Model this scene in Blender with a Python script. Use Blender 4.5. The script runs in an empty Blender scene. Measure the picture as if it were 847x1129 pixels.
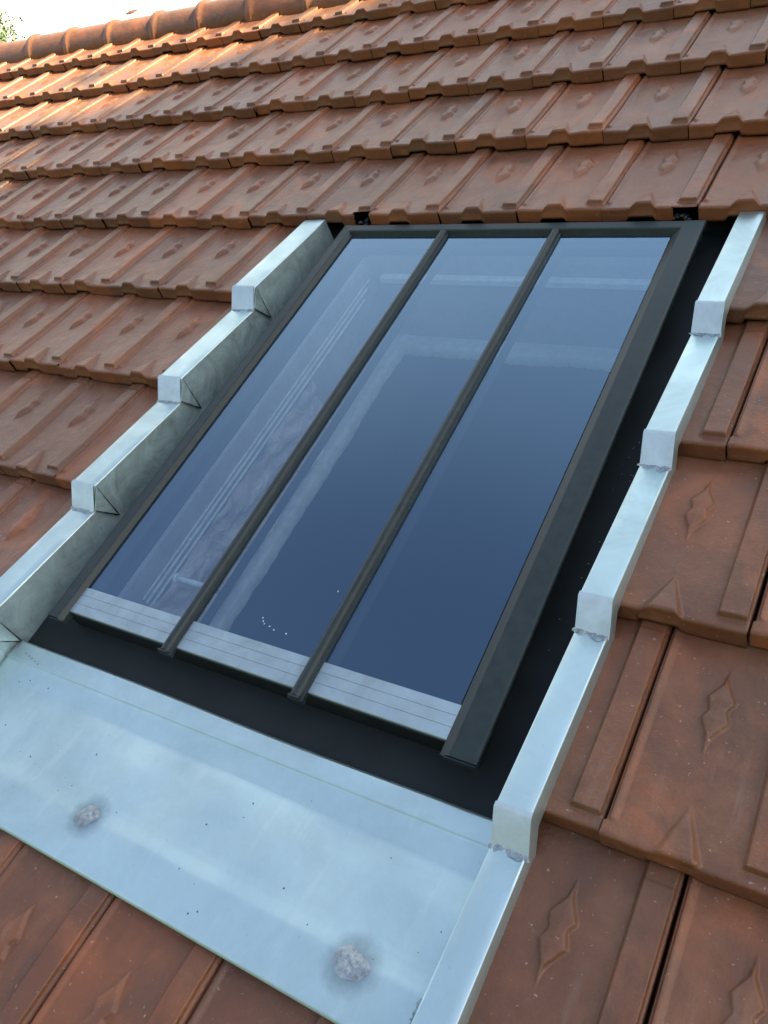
import bpy, math, random
import numpy as np
from mathutils import Vector, Matrix
random.seed(4); rng = np.random.default_rng(4)
S = bpy.context.scene
col = S.collection
R = math.radians

# ------------------------------------------------------------------ camera, sky, sun, exposure
PITCH = R(40)                      # slope of the roof
HZ = 4.6                           # height of the roof origin (top edge of the roof window) above ground
ROOF = Matrix.Translation((0, 0, HZ)) @ Matrix.Rotation(PITCH, 4, 'X')   # roof coordinates: u right, v up the slope, w out of the roof

cam_d = bpy.data.cameras.new('camera'); cam = bpy.data.objects.new('camera', cam_d); col.objects.link(cam)
cam_d.sensor_fit = 'HORIZONTAL'; cam_d.sensor_width = 36; cam_d.lens = 922.57 / 847 * 36
cam_d.clip_start = .02; cam_d.clip_end = 3000
cr = Matrix(((0.84498, 0.435547, -0.310335), (-0.163013, 0.762431, 0.6262), (0.509348, -0.478538, 0.715239))).transposed().to_4x4()
cam.matrix_world = ROOF @ Matrix.Translation((0.2400, -1.6419, 1.1114)) @ cr
S.camera = cam

SUN_ROOF = Vector((.80, .42, .54)).normalized()       # towards the sun, in roof coordinates
sun_dir = (Matrix.Rotation(PITCH, 3, 'X') @ SUN_ROOF).normalized()
elev = math.asin(sun_dir.z); azim = math.atan2(sun_dir.x, sun_dir.y)
w = bpy.data.worlds.new("World"); S.world = w; w.use_nodes = True
nt = w.node_tree; nt.nodes.clear()
sky = nt.nodes.new('ShaderNodeTexSky'); sky.sky_type = 'NISHITA'; sky.sun_disc = False
sky.sun_elevation = elev; sky.sun_rotation = azim
sky.air_density = 1.0; sky.dust_density = 2.2; sky.ozone_density = .35; sky.altitude = 100
bg = nt.nodes.new('ShaderNodeBackground'); bg.inputs[1].default_value = .055
wo = nt.nodes.new('ShaderNodeOutputWorld')
# thin bright cloud veil over the north-west half of the sky
tc = nt.nodes.new('ShaderNodeTexCoord'); dt = nt.nodes.new('ShaderNodeVectorMath'); dt.operation = 'DOT_PRODUCT'
dt.inputs[1].default_value = (-.04, 1.0, .04); nt.links.new(tc.outputs['Generated'], dt.inputs[0])
cn = nt.nodes.new('ShaderNodeTexNoise'); cn.inputs['Scale'].default_value = 2.2; cn.inputs['Detail'].default_value = 6
nt.links.new(tc.outputs['Generated'], cn.inputs['Vector'])
ad = nt.nodes.new('ShaderNodeMath'); ad.operation = 'MULTIPLY_ADD'; ad.inputs[1].default_value = .16
nt.links.new(cn.outputs[0], ad.inputs[0]); nt.links.new(dt.outputs['Value'], ad.inputs[2])
mr = nt.nodes.new('ShaderNodeMapRange'); mr.interpolation_type = 'SMOOTHSTEP'; mr.inputs[1].default_value = -.08; mr.inputs[2].default_value = .58; mr.inputs[3].default_value = .13
nt.links.new(ad.outputs[0], mr.inputs[0])
mxv = nt.nodes.new('ShaderNodeMix'); mxv.data_type = 'RGBA'; sp_ = nt.nodes.new('ShaderNodeSeparateXYZ'); nt.links.new(tc.outputs['Generated'], sp_.inputs[0]); vr = nt.nodes.new('ShaderNodeMix'); vr.data_type = 'RGBA'; nt.links.new(sp_.outputs[2], vr.inputs[0]); vr.inputs[6].default_value = (8.6, 7.3, 5.4, 1); vr.inputs[7].default_value = (3.6, 4.6, 5.6, 1); nt.links.new(vr.outputs[2], mxv.inputs[7])
nt.links.new(mr.outputs[0], mxv.inputs[0]); nt.links.new(sky.outputs[0], mxv.inputs[6])
nt.links.new(mxv.outputs[2], bg.inputs[0]); nt.links.new(bg.outputs[0], wo.inputs[0])

sd = bpy.data.lights.new('sun', 'SUN'); sd.energy = 5.0; sd.angle = R(.55); sd.color = (1, .90, .56)
so = bpy.data.objects.new('sun', sd); col.objects.link(so)
so.rotation_euler = sun_dir.to_track_quat('Z', 'Y').to_euler(); so.location = (12, 0, 14)
S.view_settings.view_transform = 'Standard'; S.view_settings.look = 'None'
S.view_settings.exposure = 2.62; S.view_settings.gamma = 1
S.cycles.max_bounces = 10; S.cycles.transparent_max_bounces = 24
S.cycles.use_denoising = True
S.cycles.sample_clamp_indirect = 6

# ------------------------------------------------------------------ materials
def mat(name):
    m = bpy.data.materials.new(name); m.use_nodes = True
    n = m.node_tree.nodes; b = n['Principled BSDF']
    return m, m.node_tree, n, m.node_tree.links, b
def noise(t, scale, detail=5, rough=.6, vec=None, dist=0):
    n = t.nodes.new('ShaderNodeTexNoise'); n.inputs['Scale'].default_value = scale
    n.inputs['Detail'].default_value = detail; n.inputs['Roughness'].default_value = rough
    n.inputs['Distortion'].default_value = dist
    if vec is not None: t.links.new(vec, n.inputs['Vector'])
    return n
def ramp(t, src, stops):
    r = t.nodes.new('ShaderNodeValToRGB'); e = r.color_ramp.elements
    while len(e) < len(stops): e.new(.5)
    for k, (p, c) in enumerate(stops):
        e[k].position = p; e[k].color = (*c, 1) if len(c) == 3 else c
    t.links.new(src, r.inputs[0]); return r
def mix(t, fac, a, b, mode='MIX'):
    m = t.nodes.new('ShaderNodeMix'); m.data_type = 'RGBA'; m.blend_type = mode
    for s, v in ((m.inputs[0], fac), (m.inputs[6], a), (m.inputs[7], b)):
        if isinstance(v, (int, float)): s.default_value = v
        elif isinstance(v, tuple): s.default_value = (*v, 1)
        else: t.links.new(v, s)
    return m.outputs[2]
def mth(t, op, a, b=None, clamp=False):
    m = t.nodes.new('ShaderNodeMath'); m.operation = op; m.use_clamp = clamp
    for s, v in zip(m.inputs, (a, b)):
        if v is None: continue
        if isinstance(v, (int, float)): s.default_value = v
        else: t.links.new(v, s)
    return m.outputs[0]
def mrange(t, v, a, b, c, d):
    m = t.nodes.new('ShaderNodeMapRange'); t.links.new(v, m.inputs[0])
    for i, x in enumerate((a, b, c, d)): m.inputs[i + 1].default_value = x
    return m.outputs[0]
def obco(t, scale=(1, 1, 1)):
    c = t.nodes.new('ShaderNodeTexCoord'); m = t.nodes.new('ShaderNodeMapping'); m.inputs['Scale'].default_value = scale
    t.links.new(c.outputs['Object'], m.inputs[0]); return m.outputs[0]
def bump(t, b, h, strength, dist, prev=None):
    n = t.nodes.new('ShaderNodeBump'); n.inputs['Strength'].default_value = strength; n.inputs['Distance'].default_value = dist
    t.links.new(h, n.inputs['Height'])
    if prev is not None: t.links.new(prev, n.inputs['Normal'])
    t.links.new(n.outputs[0], b.inputs['Normal']); return n.outputs[0]

def tile_mat(name, worn=True):
    m, t, n, l, b = mat(name)
    co = obco(t)
    geo = n.new('ShaderNodeNewGeometry'); isl = geo.outputs['Random Per Island']
    # every tile gets its own piece of the noise
    off = n.new('ShaderNodeCombineXYZ'); l.new(mth(t, 'MULTIPLY', isl, 37.0), off.inputs[0]); l.new(mth(t, 'MULTIPLY', isl, 91.0), off.inputs[1])
    va = n.new('ShaderNodeVectorMath'); va.operation = 'ADD'; l.new(co, va.inputs[0]); l.new(off.outputs[0], va.inputs[1]); ct = va.outputs[0]
    big = noise(t, 2.6, 6, .65, co); mid = noise(t, 11, 7, .72, ct, .5); fine = noise(t, 420, 3, .6, co); grain = noise(t, 260, 4, .75, co)
    base = ramp(t, isl, [(0, (.125, .042, .020)), (.22, (.205, .062, .024)), (.45, (.150, .052, .026)), (.6, (.105, .040, .022)), (.78, (.235, .070, .025)), (1, (.130, .046, .024))]).outputs[0]
    grey = ramp(t, mid.outputs[0], [(.32, (.095, .050, .029)), (.5, (.138, .068, .036)), (.68, (.210, .106, .054))]).outputs[0]
    f = mrange(t, big.outputs[0], .34, .64, .12, .62) if worn else mrange(t, big.outputs[0], .36, .66, .0, .22)
    c = mix(t, f, base, grey)
    fl = noise(t, 6, 4, .5, ct, 1.0)          # orange kiln flashes
    c = mix(t, mrange(t, fl.outputs[0], .53, .72, 0, .6), c, (.31, .098, .036))
    dk = noise(t, 8, 6, .7, obco(t, (1.6, .6, 1)), .8)       # dark run-off dirt
    c = mix(t, mrange(t, dk.outputs[0], .50, .70, 0, .68 if worn else .3), c, (.085, .044, .028))
    c = mix(t, mrange(t, grain.outputs[0], .35, .70, 0, .30), c, (.12, .060, .038))
    sp = noise(t, 900, 2, .5, co)
    c = mix(t, mrange(t, sp.outputs[0], .58, .70, 0, .32), c, (.05, .028, .022))
    sp2 = noise(t, 130, 3, .6, co)
    c = mix(t, mrange(t, sp2.outputs[0], .68, .72, 0, .6), c, (.40, .30, .24))
    if worn:      # chalky scuffs that run down the slope
        sc = noise(t, 1, 6, .72, obco(t, (34, 5, 20)), .3); msk = noise(t, 1.9, 3, .5, co)
        k = mth(t, 'MULTIPLY', mrange(t, sc.outputs[0], .56, .72, 0, 1), mrange(t, msk.outputs[0], .46, .60, .0, .6), True)
        sx = n.new('ShaderNodeSeparateXYZ'); l.new(co, sx.inputs[0])
        k = mth(t, 'MULTIPLY', k, mth(t, 'ADD', .16, mth(t, 'MULTIPLY', mrange(t, sx.outputs[1], -1.62, -1.70, 0, 1), mrange(t, sx.outputs[0], .0, -.3, 0, 1.6))), True)
        c = mix(t, k, c, (.36, .30, .27))
    l.new(c, b.inputs['Base Color'])
    l.new(mrange(t, mid.outputs[0],   .3, .7, .27, .46), b.inputs['Roughness'])
    b.inputs['Specular IOR Level'].default_value = .38
    p = bump(t, b, fine.outputs[0], .35, .0014)
    p = bump(t, b, grain.outputs[0], .30, .0012, p)
    p = bump(t, b, sp2.outputs[0], .2, .002, p)
    lump = noise(t, 20, 3, .5, ct)
    bump(t, b, lump.outputs[0], .35, .012, p)
    return m
def zinc_mat(name, tint=(.66, .72, .74), r0=.26, r1=.46, mott=.5, scale=9, metal=.9, dist=.7, dk=.62):
    m, t, n, l, b = mat(name)
    co = obco(t)
    a = noise(t, scale, 8, .68, co, dist); c2 = noise(t, scale * .28, 5, .6, co); f = noise(t, 75, 5, .65, co)
    dark = tuple(x * dk for x in tint)
    c = mix(t, mth(t, 'MULTIPLY', mrange(t, a.outputs[0], .32, .74, 0, 1), mott), tint, dark)
    c = mix(t, mrange(t, c2.outputs[0], .42, .64, 0, .35), c, tuple(min(1, x * 1.12) for x in tint))
    c = mix(t, mrange(t, f.outputs[0], .66, .76, 0, .4), c, (.20, .24, .25))
    l.new(c, b.inputs['Base Color']); b.inputs['Metallic'].default_value = metal
    l.new(mrange(t, a.outputs[0], .3, .7, r0, r1), b.inputs['Roughness'])
    p = bump(t, b, noise(t, 6, 3, .5, co).outputs[0], .10, .012)
    bump(t, b, noise(t, 160, 3, .5, co).outputs[0], .05, .001, p)
    return m
def plain(name, colr, rough=.5, metal=0, nscale=30, var=.25, spec=.5, bmp=.1):
    m, t, n, l, b = mat(name)
    co = obco(t); a = noise(t, nscale, 6, .65, co)
    c = mix(t, mrange(t, a.outputs[0], .35, .68, 0, 1), tuple(x * (1 - var) for x in colr), tuple(min(1, x * (1 + var)) for x in colr))
    l.new(c, b.inputs['Base Color']); b.inputs['Metallic'].default_value = metal
    l.new(mrange(t, a.outputs[0], .3, .7, max(.02, rough - .06), min(1, rough + .06)), b.inputs['Roughness'])
    b.inputs['Specular IOR Level'].default_value = spec
    bump(t, b, noise(t, nscale * 6, 3, .5, co).outputs[0], bmp, .001)
    return m

TILE = tile_mat('weathered_clay'); TILE_F = tile_mat('clay_edge', False)
ZINC = zinc_mat('zinc_sheet', (.50, .635, .645), .30, .50, .75, 7); ZINC_APRON = zinc_mat('zinc_apron', (.51, .65, .67), .36, .54, .6, 4, .9, .1)
def stain_apron():
    m = ZINC_APRON; t = m.node_tree; n = t.nodes; l = t.links; b = n['Principled BSDF']
    co = obco(t); wn = noise(t, 55, 5, .7, co)
    wv = n.new('ShaderNodeVectorMath'); wv.operation = 'MULTIPLY_ADD'; wv.inputs[1].default_value = (.022, .022, 0); l.new(wn.outputs['Color'], wv.inputs[0]); l.new(co, wv.inputs[2])
    tot = None
    for (x, y, r0, r1) in ((-.088, .081, .018, .040), (.422, .071, .021, .044), (-.46, .09, .018, .04)):
        sub = n.new('ShaderNodeVectorMath'); sub.operation = 'SUBTRACT'; sub.inputs[1].default_value = (x + .011, y + .011, 0); l.new(wv.outputs[0], sub.inputs[0])
        fl = n.new('ShaderNodeVectorMath'); fl.operation = 'MULTIPLY'; fl.inputs[1].default_value = (1, 1, 0); l.new(sub.outputs[0], fl.inputs[0])
        ln = n.new('ShaderNodeVectorMath'); ln.operation = 'LENGTH'; l.new(fl.outputs[0], ln.inputs[0])
        k = mrange(t, ln.outputs['Value'], r1, r0, 0, 1)
        tot = k if tot is None else mth(t, 'MAXIMUM', tot, k)
    old = b.inputs['Base Color'].links[0].from_socket; ro = b.inputs['Roughness'].links[0].from_socket
    # dull oxide clouds, water marks running down the slope and fine scuffs
    run = noise(t, 1, 6, .7, obco(t, (26, 3.5, 1)), .2); cl = noise(t, 3.0, 7, .7, co, .3); sc = noise(t, 1, 4, .6, obco(t, (9, 150, 1)), 0)
    c = mix(t, mrange(t, cl.outputs[0],   .43, .66, 0, .62), old, (.34, .44, .47))
    c = mix(t, mrange(t, run.outputs[0], .56, .72, 0, .32), c, (.66, .74, .74))
    c = mix(t, mrange(t, sc.outputs[0], .66, .74, 0, .18), c, (.75, .80, .80))
    c = mix(t, mth(t, 'MULTIPLY', tot, .72), c, (.17, .23, .26))
    l.new(c, b.inputs['Base Color'])
    l.new(mth(t, 'ADD', ro, mth(t, 'MULTIPLY', mrange(t, cl.outputs[0], .45, .68, 0, 1), .10)), b.inputs['Roughness'])
stain_apron()
ZINC_WALL = zinc_mat('zinc_wall', (.38, .52, .55), .26, .46, 1.0, 15, .45, 1.1, .30)
ZINC_PLATE = zinc_mat('zinc_plate', (.50, .58, .60), .42, .55, .6, 26, .75)
SOLDER = plain('solder', (.29, .32, .335), .40, .75, 90, .35, .5, .6)
STAIN = plain('flux_stain', (.22, .29, .32), .5, .35, 60, .35)
ALU = zinc_mat('aluminium_strip', (.40, .48, .51), .36, .52, 1.0, 14, .85)
FRAME = plain('frame_paint', (.017, .026, .028), .42, .0, 60, .18, .3, .05)
GASKET = plain('gasket', (.018, .022, .024), .55, 0, 60, .2)
BLACK = plain('black_tray', (.008, .010, .012), .45, 0, 14, .4, .5, .1)
FLOORB = plain('black_painted_sheet', (.008, .012, .013), .6, 0, 9, .3, .25, .1)
PLASTER = plain('plaster', (.50, .54, .53), .85, 0, 24, .14, .3, .6)
WOOD = plain('pale_batten', (.66, .70, .70), .7, 0, 40, .15)
BOARD = plain('grey_board', (.30, .31, .32), .8, 0, 8, .2)
DARK = plain('dark_room', (.035, .036, .04), .9, 0, 3, .2)
WALLM = plain('render', (.55, .50, .42), .9, 0, 6, .1, .3, .5)
CRUMB = plain('crumb', (.22, .20, .17), .9, 0, 50, .3)

def film_mat():
    m, t, n, l, b = mat('crumpled_film')
    co = obco(t); a = noise(t, 9, 6, .6, co, 1.2)
    c = ramp(t, a.outputs[0], [(.35, (.45, .40, .38)), (.65, (.70, .64, .60))]).outputs[0]
    l.new(c, b.inputs['Base Color']); b.inputs['Roughness'].default_value = .35
    bump(t, b, a.outputs[0], .8, .03)
    return m
FILM = film_mat()
def glass_mat():
    m, t, n, l, b = mat('window_glass'); n.remove(b)
    out = n['Material Output']
    g = n.new('ShaderNodeBsdfGlossy'); g.inputs['Roughness'].default_value = .012; g.inputs['Color'].default_value = (.49, .71, .97, 1)
    tr = n.new('ShaderNodeBsdfTransparent'); tr.inputs['Color'].default_value = (.60, .66, .68, 1)
    ge = n.new('ShaderNodeNewGeometry'); dp = n.new('ShaderNodeVectorMath'); dp.operation = 'DOT_PRODUCT'
    l.new(ge.outputs['Incoming'], dp.inputs[0]); l.new(ge.outputs['Normal'], dp.inputs[1])
    ca = mth(t, 'ABSOLUTE', dp.outputs['Value'])
    fr = mth(t, 'ADD', .19, mth(t, 'MULTIPLY', .81, mth(t, 'POWER', mth(t, 'SUBTRACT', 1, ca), 2.9)))
    mx = n.new('ShaderNodeMixShader')
    l.new(fr, mx.inputs[0]); l.new(tr.outputs[0], mx.inputs[1]); l.new(g.outputs[0], mx.inputs[2])
    l.new(mx.outputs[0], out.inputs[0]); return m
GLASS = glass_mat()
def leaf_mat(name, c1, c2):
    m, t, n, l, b = mat(name)
    geo = n.new('ShaderNodeNewGeometry')
    l.new(ramp(t, geo.outputs['Random Per Island'], [(0, c1), (1, c2)]).outputs[0], b.inputs['Base Color'])
    b.inputs['Roughness'].default_value = .5
    return m
LEAF = leaf_mat('leaves', (.035, .075, .020), (.08, .13, .035))
BARK = plain('bark', (.12, .09, .065), .9, 0, 20, .4, .2, 1)
def ground_mat():
    m, t, n, l, b = mat('lawn')
    a = noise(t, .6, 6, .6, obco(t)); d = noise(t, 30, 5, .7, obco(t))
    c = mix(t, mrange(t, a.outputs[0], .4, .62, 0, 1), (.05, .085, .025), (.10, .10, .045))
    c = mix(t, mrange(t, d.outputs[0], .4, .7, 0, .5), c, (.03, .05, .015))
    l.new(c, b.inputs['Base Color']); b.inputs['Roughness'].default_value = .95
    bump(t, b, d.outputs[0], .6, .05); return m
LAWN = ground_mat()

# ------------------------------------------------------------------ helpers
def tag(o, label=None, cat=None, group=None, kind=None):
    for k, v in (('label', label), ('category', cat), ('group', group), ('kind', kind)):
        if v: o[k] = v
    return o
def thing(name, o=(0, 0, 0), label=None, cat=None, group=None, kind=None):
    e = bpy.data.objects.new(name, None); col.objects.link(e); e.empty_display_size = .1
    e.matrix_world = ROOF @ Matrix.Translation(o); e['_o'] = 0
    del e['_o']; ORG[e.name] = Vector(o)
    return tag(e, label, cat, group, kind)
ORG = {}
class MB:
    """collects faces in roof coordinates"""
    def __init__(s): s.v = []; s.f = []; s.mi = []
    def add(s, vs, fs, mi=0):
        k = len(s.v); s.v += [tuple(x) for x in vs]; s.f += [tuple(i + k for i in f) for f in fs]; s.mi += [mi] * len(fs); return s
    def box(s, a, b, mi=0):
        x0, y0, z0 = a; x1, y1, z1 = b
        return s.add([(x0, y0, z0), (x1, y0, z0), (x1, y1, z0), (x0, y1, z0), (x0, y0, z1), (x1, y0, z1), (x1, y1, z1), (x0, y1, z1)],
                     [(0, 3, 2, 1), (4, 5, 6, 7), (0, 1, 5, 4), (1, 2, 6, 5), (2, 3, 7, 6), (3, 0, 4, 7)], mi)
    def sweep(s, rings, closed=False, cap=False, mi=0):
        n = len(rings[0]); vs = [p for r in rings for p in r]; fs = []
        for i in range(len(rings) - 1):
            for j in range(n if closed else n - 1):
                a = i * n + j; b = i * n + (j + 1) % n
                fs.append((a, b, b + n, a + n))
        if cap: fs += [tuple(range(n))[::-1], tuple((len(rings) - 1) * n + j for j in range(n))]
        return s.add(vs, fs, mi)
    def build(s, name, m, parent=None, smooth=False, bevel=0, solid=0, org=None, subsurf=0, world=False):
        me = bpy.data.meshes.new(name)
        o0 = Vector((0, 0, 0))
        if parent is not None:
            q = parent
            while q is not None:
                o0 = ORG.get(q.name, o0) if q.name in ORG else o0
                q = q.parent
        if org is not None: o0 = Vector(org)
        me.from_pydata([tuple(Vector(p) - o0) for p in s.v], [], s.f)
        ms = m if isinstance(m, (list, tuple)) else [m]
        for x in ms: me.materials.append(x)
        me.polygons.foreach_set('material_index', s.mi)
        if smooth: me.polygons.foreach_set('use_smooth', [True] * len(me.polygons))
        me.update()
        ob = bpy.data.objects.new(name, me); col.objects.link(ob)
        if parent is not None: ob.parent = parent
        elif not world: ob.matrix_world = ROOF @ Matrix.Translation(o0)
        if solid:
            k = ob.modifiers.new('solid', 'SOLIDIFY'); k.thickness = solid; k.offset = -1
        if bevel:
            k = ob.modifiers.new('bevel', 'BEVEL'); k.width = bevel; k.segments = 2; k.limit_method = 'ANGLE'; k.angle_limit = R(28)
            k.harden_normals = False
        if subsurf:
            k = ob.modifiers.new('sub', 'SUBSURF'); k.levels = subsurf; k.render_levels = subsurf
        return ob
def blob(mb, c, r, seed, flat=.5, n=10, m=16, rough=.3, mi=0):
    """a lumpy frozen drop lying on the roof plane"""
    g = np.random.default_rng(seed); ph = g.uniform(0, 6.28, 8)
    vs = []; fs = []
    for i in range(n + 1):
        a = i / n * math.pi / 2
        for j in range(m):
            b = j / m * 2 * math.pi
            k = 1 + rough * (.5 * math.sin(2 * b + ph[0]) + .35 * math.sin(3 * b + ph[1]) + .25 * math.sin(5 * b + ph[2]))
            z = math.sin(a) * flat * (1 + rough * .9 * math.sin(4 * b + ph[3] + 3 * a) * math.cos(a) + g.normal(0, .06))
            rr = math.cos(a) * k
            vs.append((c[0] + r * rr * math.cos(b), c[1] + r * rr * math.sin(b), c[2] + r * z))
    for i in range(n):
        for j in range(m):
            fs.append((i * m + j, i * m + (j + 1) % m, (i + 1) * m + (j + 1) % m, (i + 1) * m + j))
    mb.add(vs, fs, mi)

# ------------------------------------------------------------------ dimensions (metres, roof coordinates)
TW = .21; ROW = .33367
OPEN_U0, OPEN_U1 = -1.258, -.084          # cut edges of the tiling
U_MIN, U_MAX = -8.4, 3.15; ROW_LO, ROW_HI = -9, 4
EAVE_V = ROW_LO * ROW

# ------------------------------------------------------------------ ground, house
gm = MB(); gm.add([(-900, -900, 0), (900, -900, 0), (900, 900, 0), (-900, 900, 0)], [(0, 1, 2, 3)])
g = gm.build('ground', LAWN, world=True); tag(g, kind='structure')

house = thing('tiled_roof', (0, 0, -.2), 'brown clay interlocking tile roof that fills the picture round the grey window', 'roof')

# --- one tile as a height field, built at two resolutions
def smooth(x): x = np.clip(x, 0, 1); return x * x * (3 - 2 * x)
LOZ = np.array([(.447, .865), (.474, .775), (.542, .692), (.502, .650), (.536, .598), (.448, .515), (.418, .425), (.398, .520), (.340, .600), (.374, .645), (.343, .702), (.414, .775)])
def poly_dist(x, y, P):
    """signed distance (inside positive), metres"""
    Pm = P * np.array([TW, ROW]); n = len(Pm); d = np.full(x.shape, 1e9); ins = np.zeros(x.shape, bool)
    for i in range(n):
        a = Pm[i]; b = Pm[(i + 1) % n]; e = b - a
        tt = np.clip(((x - a[0]) * e[0] + (y - a[1]) * e[1]) / (e @ e), 0, 1)
        d = np.minimum(d, np.hypot(x - a[0] - tt * e[0], y - a[1] - tt * e[1]))
        c = ((a[1] > y) != (b[1] > y)) & (x < (b[0] - a[0]) * (y - a[1]) / (b[1] - a[1] + 1e-12) + a[0])
        ins ^= c
    return np.where(ins, d, -d)
def height(s, t):
    x = s * TW; y = t * ROW
    h = .036 * (1 - t)
    # long raised rib on the right, ending in a chamfered block
    rib = smooth((s - .775) / .035) * smooth((.985 - s) / .012) * smooth((t - .054) / .017)
    h = h + .0105 * rib - .0012 * rib * (t > .93)
    # low lip beside the joint and its little end block
    lip = smooth((s - .030) / .012) * smooth((.095 - s) / .045) * smooth((t - .062) / .02)
    h = h + .0042 * lip
    # open joint
    h = h - .016 * smooth((.021 - s) / .008) * smooth((t - .062) / .012)
    # arched nose over the rib of the tile below
    k = np.clip(1 - t / .24, 0, 1)
    sl = .44 - .165 * k; sr = .44 + .165 * k
    nose = smooth((s - sl) / (.085 * k + .02)) * smooth((sr - s) / (.05 * k + .012))
    h = h + .0155 * nose * (.15 + .85 * k) * smooth(k * 9)
    # star shaped boss
    d = poly_dist(x, y, LOZ)
    h = h + .0084 * smooth(d / .0050) * (.72 + .28 * np.clip(d / .016, 0, 1))
    # soft dish of the pan
    h = h - .0016 * np.sin(np.clip((s - .12) / .62, 0, 1) * np.pi)
    return h
def bottom(s):
    return .0005 + .0105 * smooth((s - .265) / .02) * smooth((.575 - s) / .02) - .0015 * smooth((s - .61) / .02)
def tile_proto(ns, nt_, thead):
    key_s = [.006, .016, .026, .030, .042, .07, .095, .775, .79, .81, .972, .979, .985, .994]
    s = np.unique(np.r_[np.linspace(.006, .994, ns), key_s])
    key_t = [.018, .030, .052, .060, .067, .074, .082, .24, .93, 1.0]
    t = np.unique(np.r_[.018 + (thead - .018) * np.linspace(0, 1, nt_), key_t])
    s = s[np.r_[True, np.diff(s) > (.002 if ns < 100 else .0012)]]; t = t[np.r_[True, np.diff(t) > .0012]]
    SS, TT = np.meshgrid(s, t)
    H = height(SS, TT)
    V = [np.c_[(SS * TW).ravel(), (TT * ROW).ravel(), H.ravel()]]
    n = len(s); rows = len(t)
    # front face profile from the top edge down
    top = height(s, np.full_like(s, .018)); wb = bottom(s)
    prof = [(.0040, lambda a, b: a - .0003), (.0022, lambda a, b: a - .0012), (.0008, lambda a, b: a - .0030), (.0, lambda a, b: a - .0060), (.0, lambda a, b: np.maximum(b + .0085, a * .3)),
            (-.0016, lambda a, b: b + .0075), (-.0018, lambda a, b: b + .0012), (.0006, lambda a, b: b)]
    for dv, fn in prof: V.append(np.c_[s * TW, np.full(n, dv), fn(top, wb)])
    # side skirts
    V.append(np.c_[np.full(rows, s[0] * TW), t * ROW, H[:, 0] - .012]); V.append(np.c_[np.full(rows, s[-1] * TW), t * ROW, H[:, -1] - .022])
    V = np.concatenate(V)
    F = []; MI = []
    i, j = np.meshgrid(np.arange(rows - 1), np.arange(n - 1), indexing='ij'); a = (i * n + j).ravel()
    F.append(np.c_[a, a + 1, a + n + 1, a + n]); MI.append(np.zeros(len(a), int))
    base = rows * n; prev = np.arange(n)
    FR = []
    for q in range(len(prof)):
        cur = base + q * n + np.arange(n)
        F.append(np.c_[cur[:-1], cur[1:], prev[1:], prev[:-1]]); MI.append(np.full(n - 1, 1 if q > 1 else 0)); prev = cur
    b2 = base + len(prof) * n
    Lr = np.arange(rows) * n; ls = b2 + np.arange(rows)
    F.append(np.c_[ls[:-1], Lr[:-1], Lr[1:], ls[1:]]); MI.append(np.ones(rows - 1, int))
    Rr = np.arange(rows) * n + n - 1; rs = b2 + rows + np.arange(rows)
    F.append(np.c_[Rr[:-1], rs[:-1], rs[1:], Rr[1:]]); MI.append(np.ones(rows - 1, int))
    F = np.concatenate(F); MI = np.concatenate(MI)
    C = V[F].mean(1)
    return V, F, MI, C
P_TOP = tile_proto(120, 170, 1.12); P_HI = tile_proto(64, 96, 1.12); P_MID = tile_proto(40, 56, 1.12); P_LO = tile_proto(22, 26, 1.1)
VV, FF, MM = [], [], []; off = 0
camuv = np.array([.24, -1.642, 1.111])
def sag(u, v):           # the old roof is not quite flat
    return .004 * np.sin(u * 1.7 + .4) * np.sin(v * 1.9 + 1) 
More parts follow.
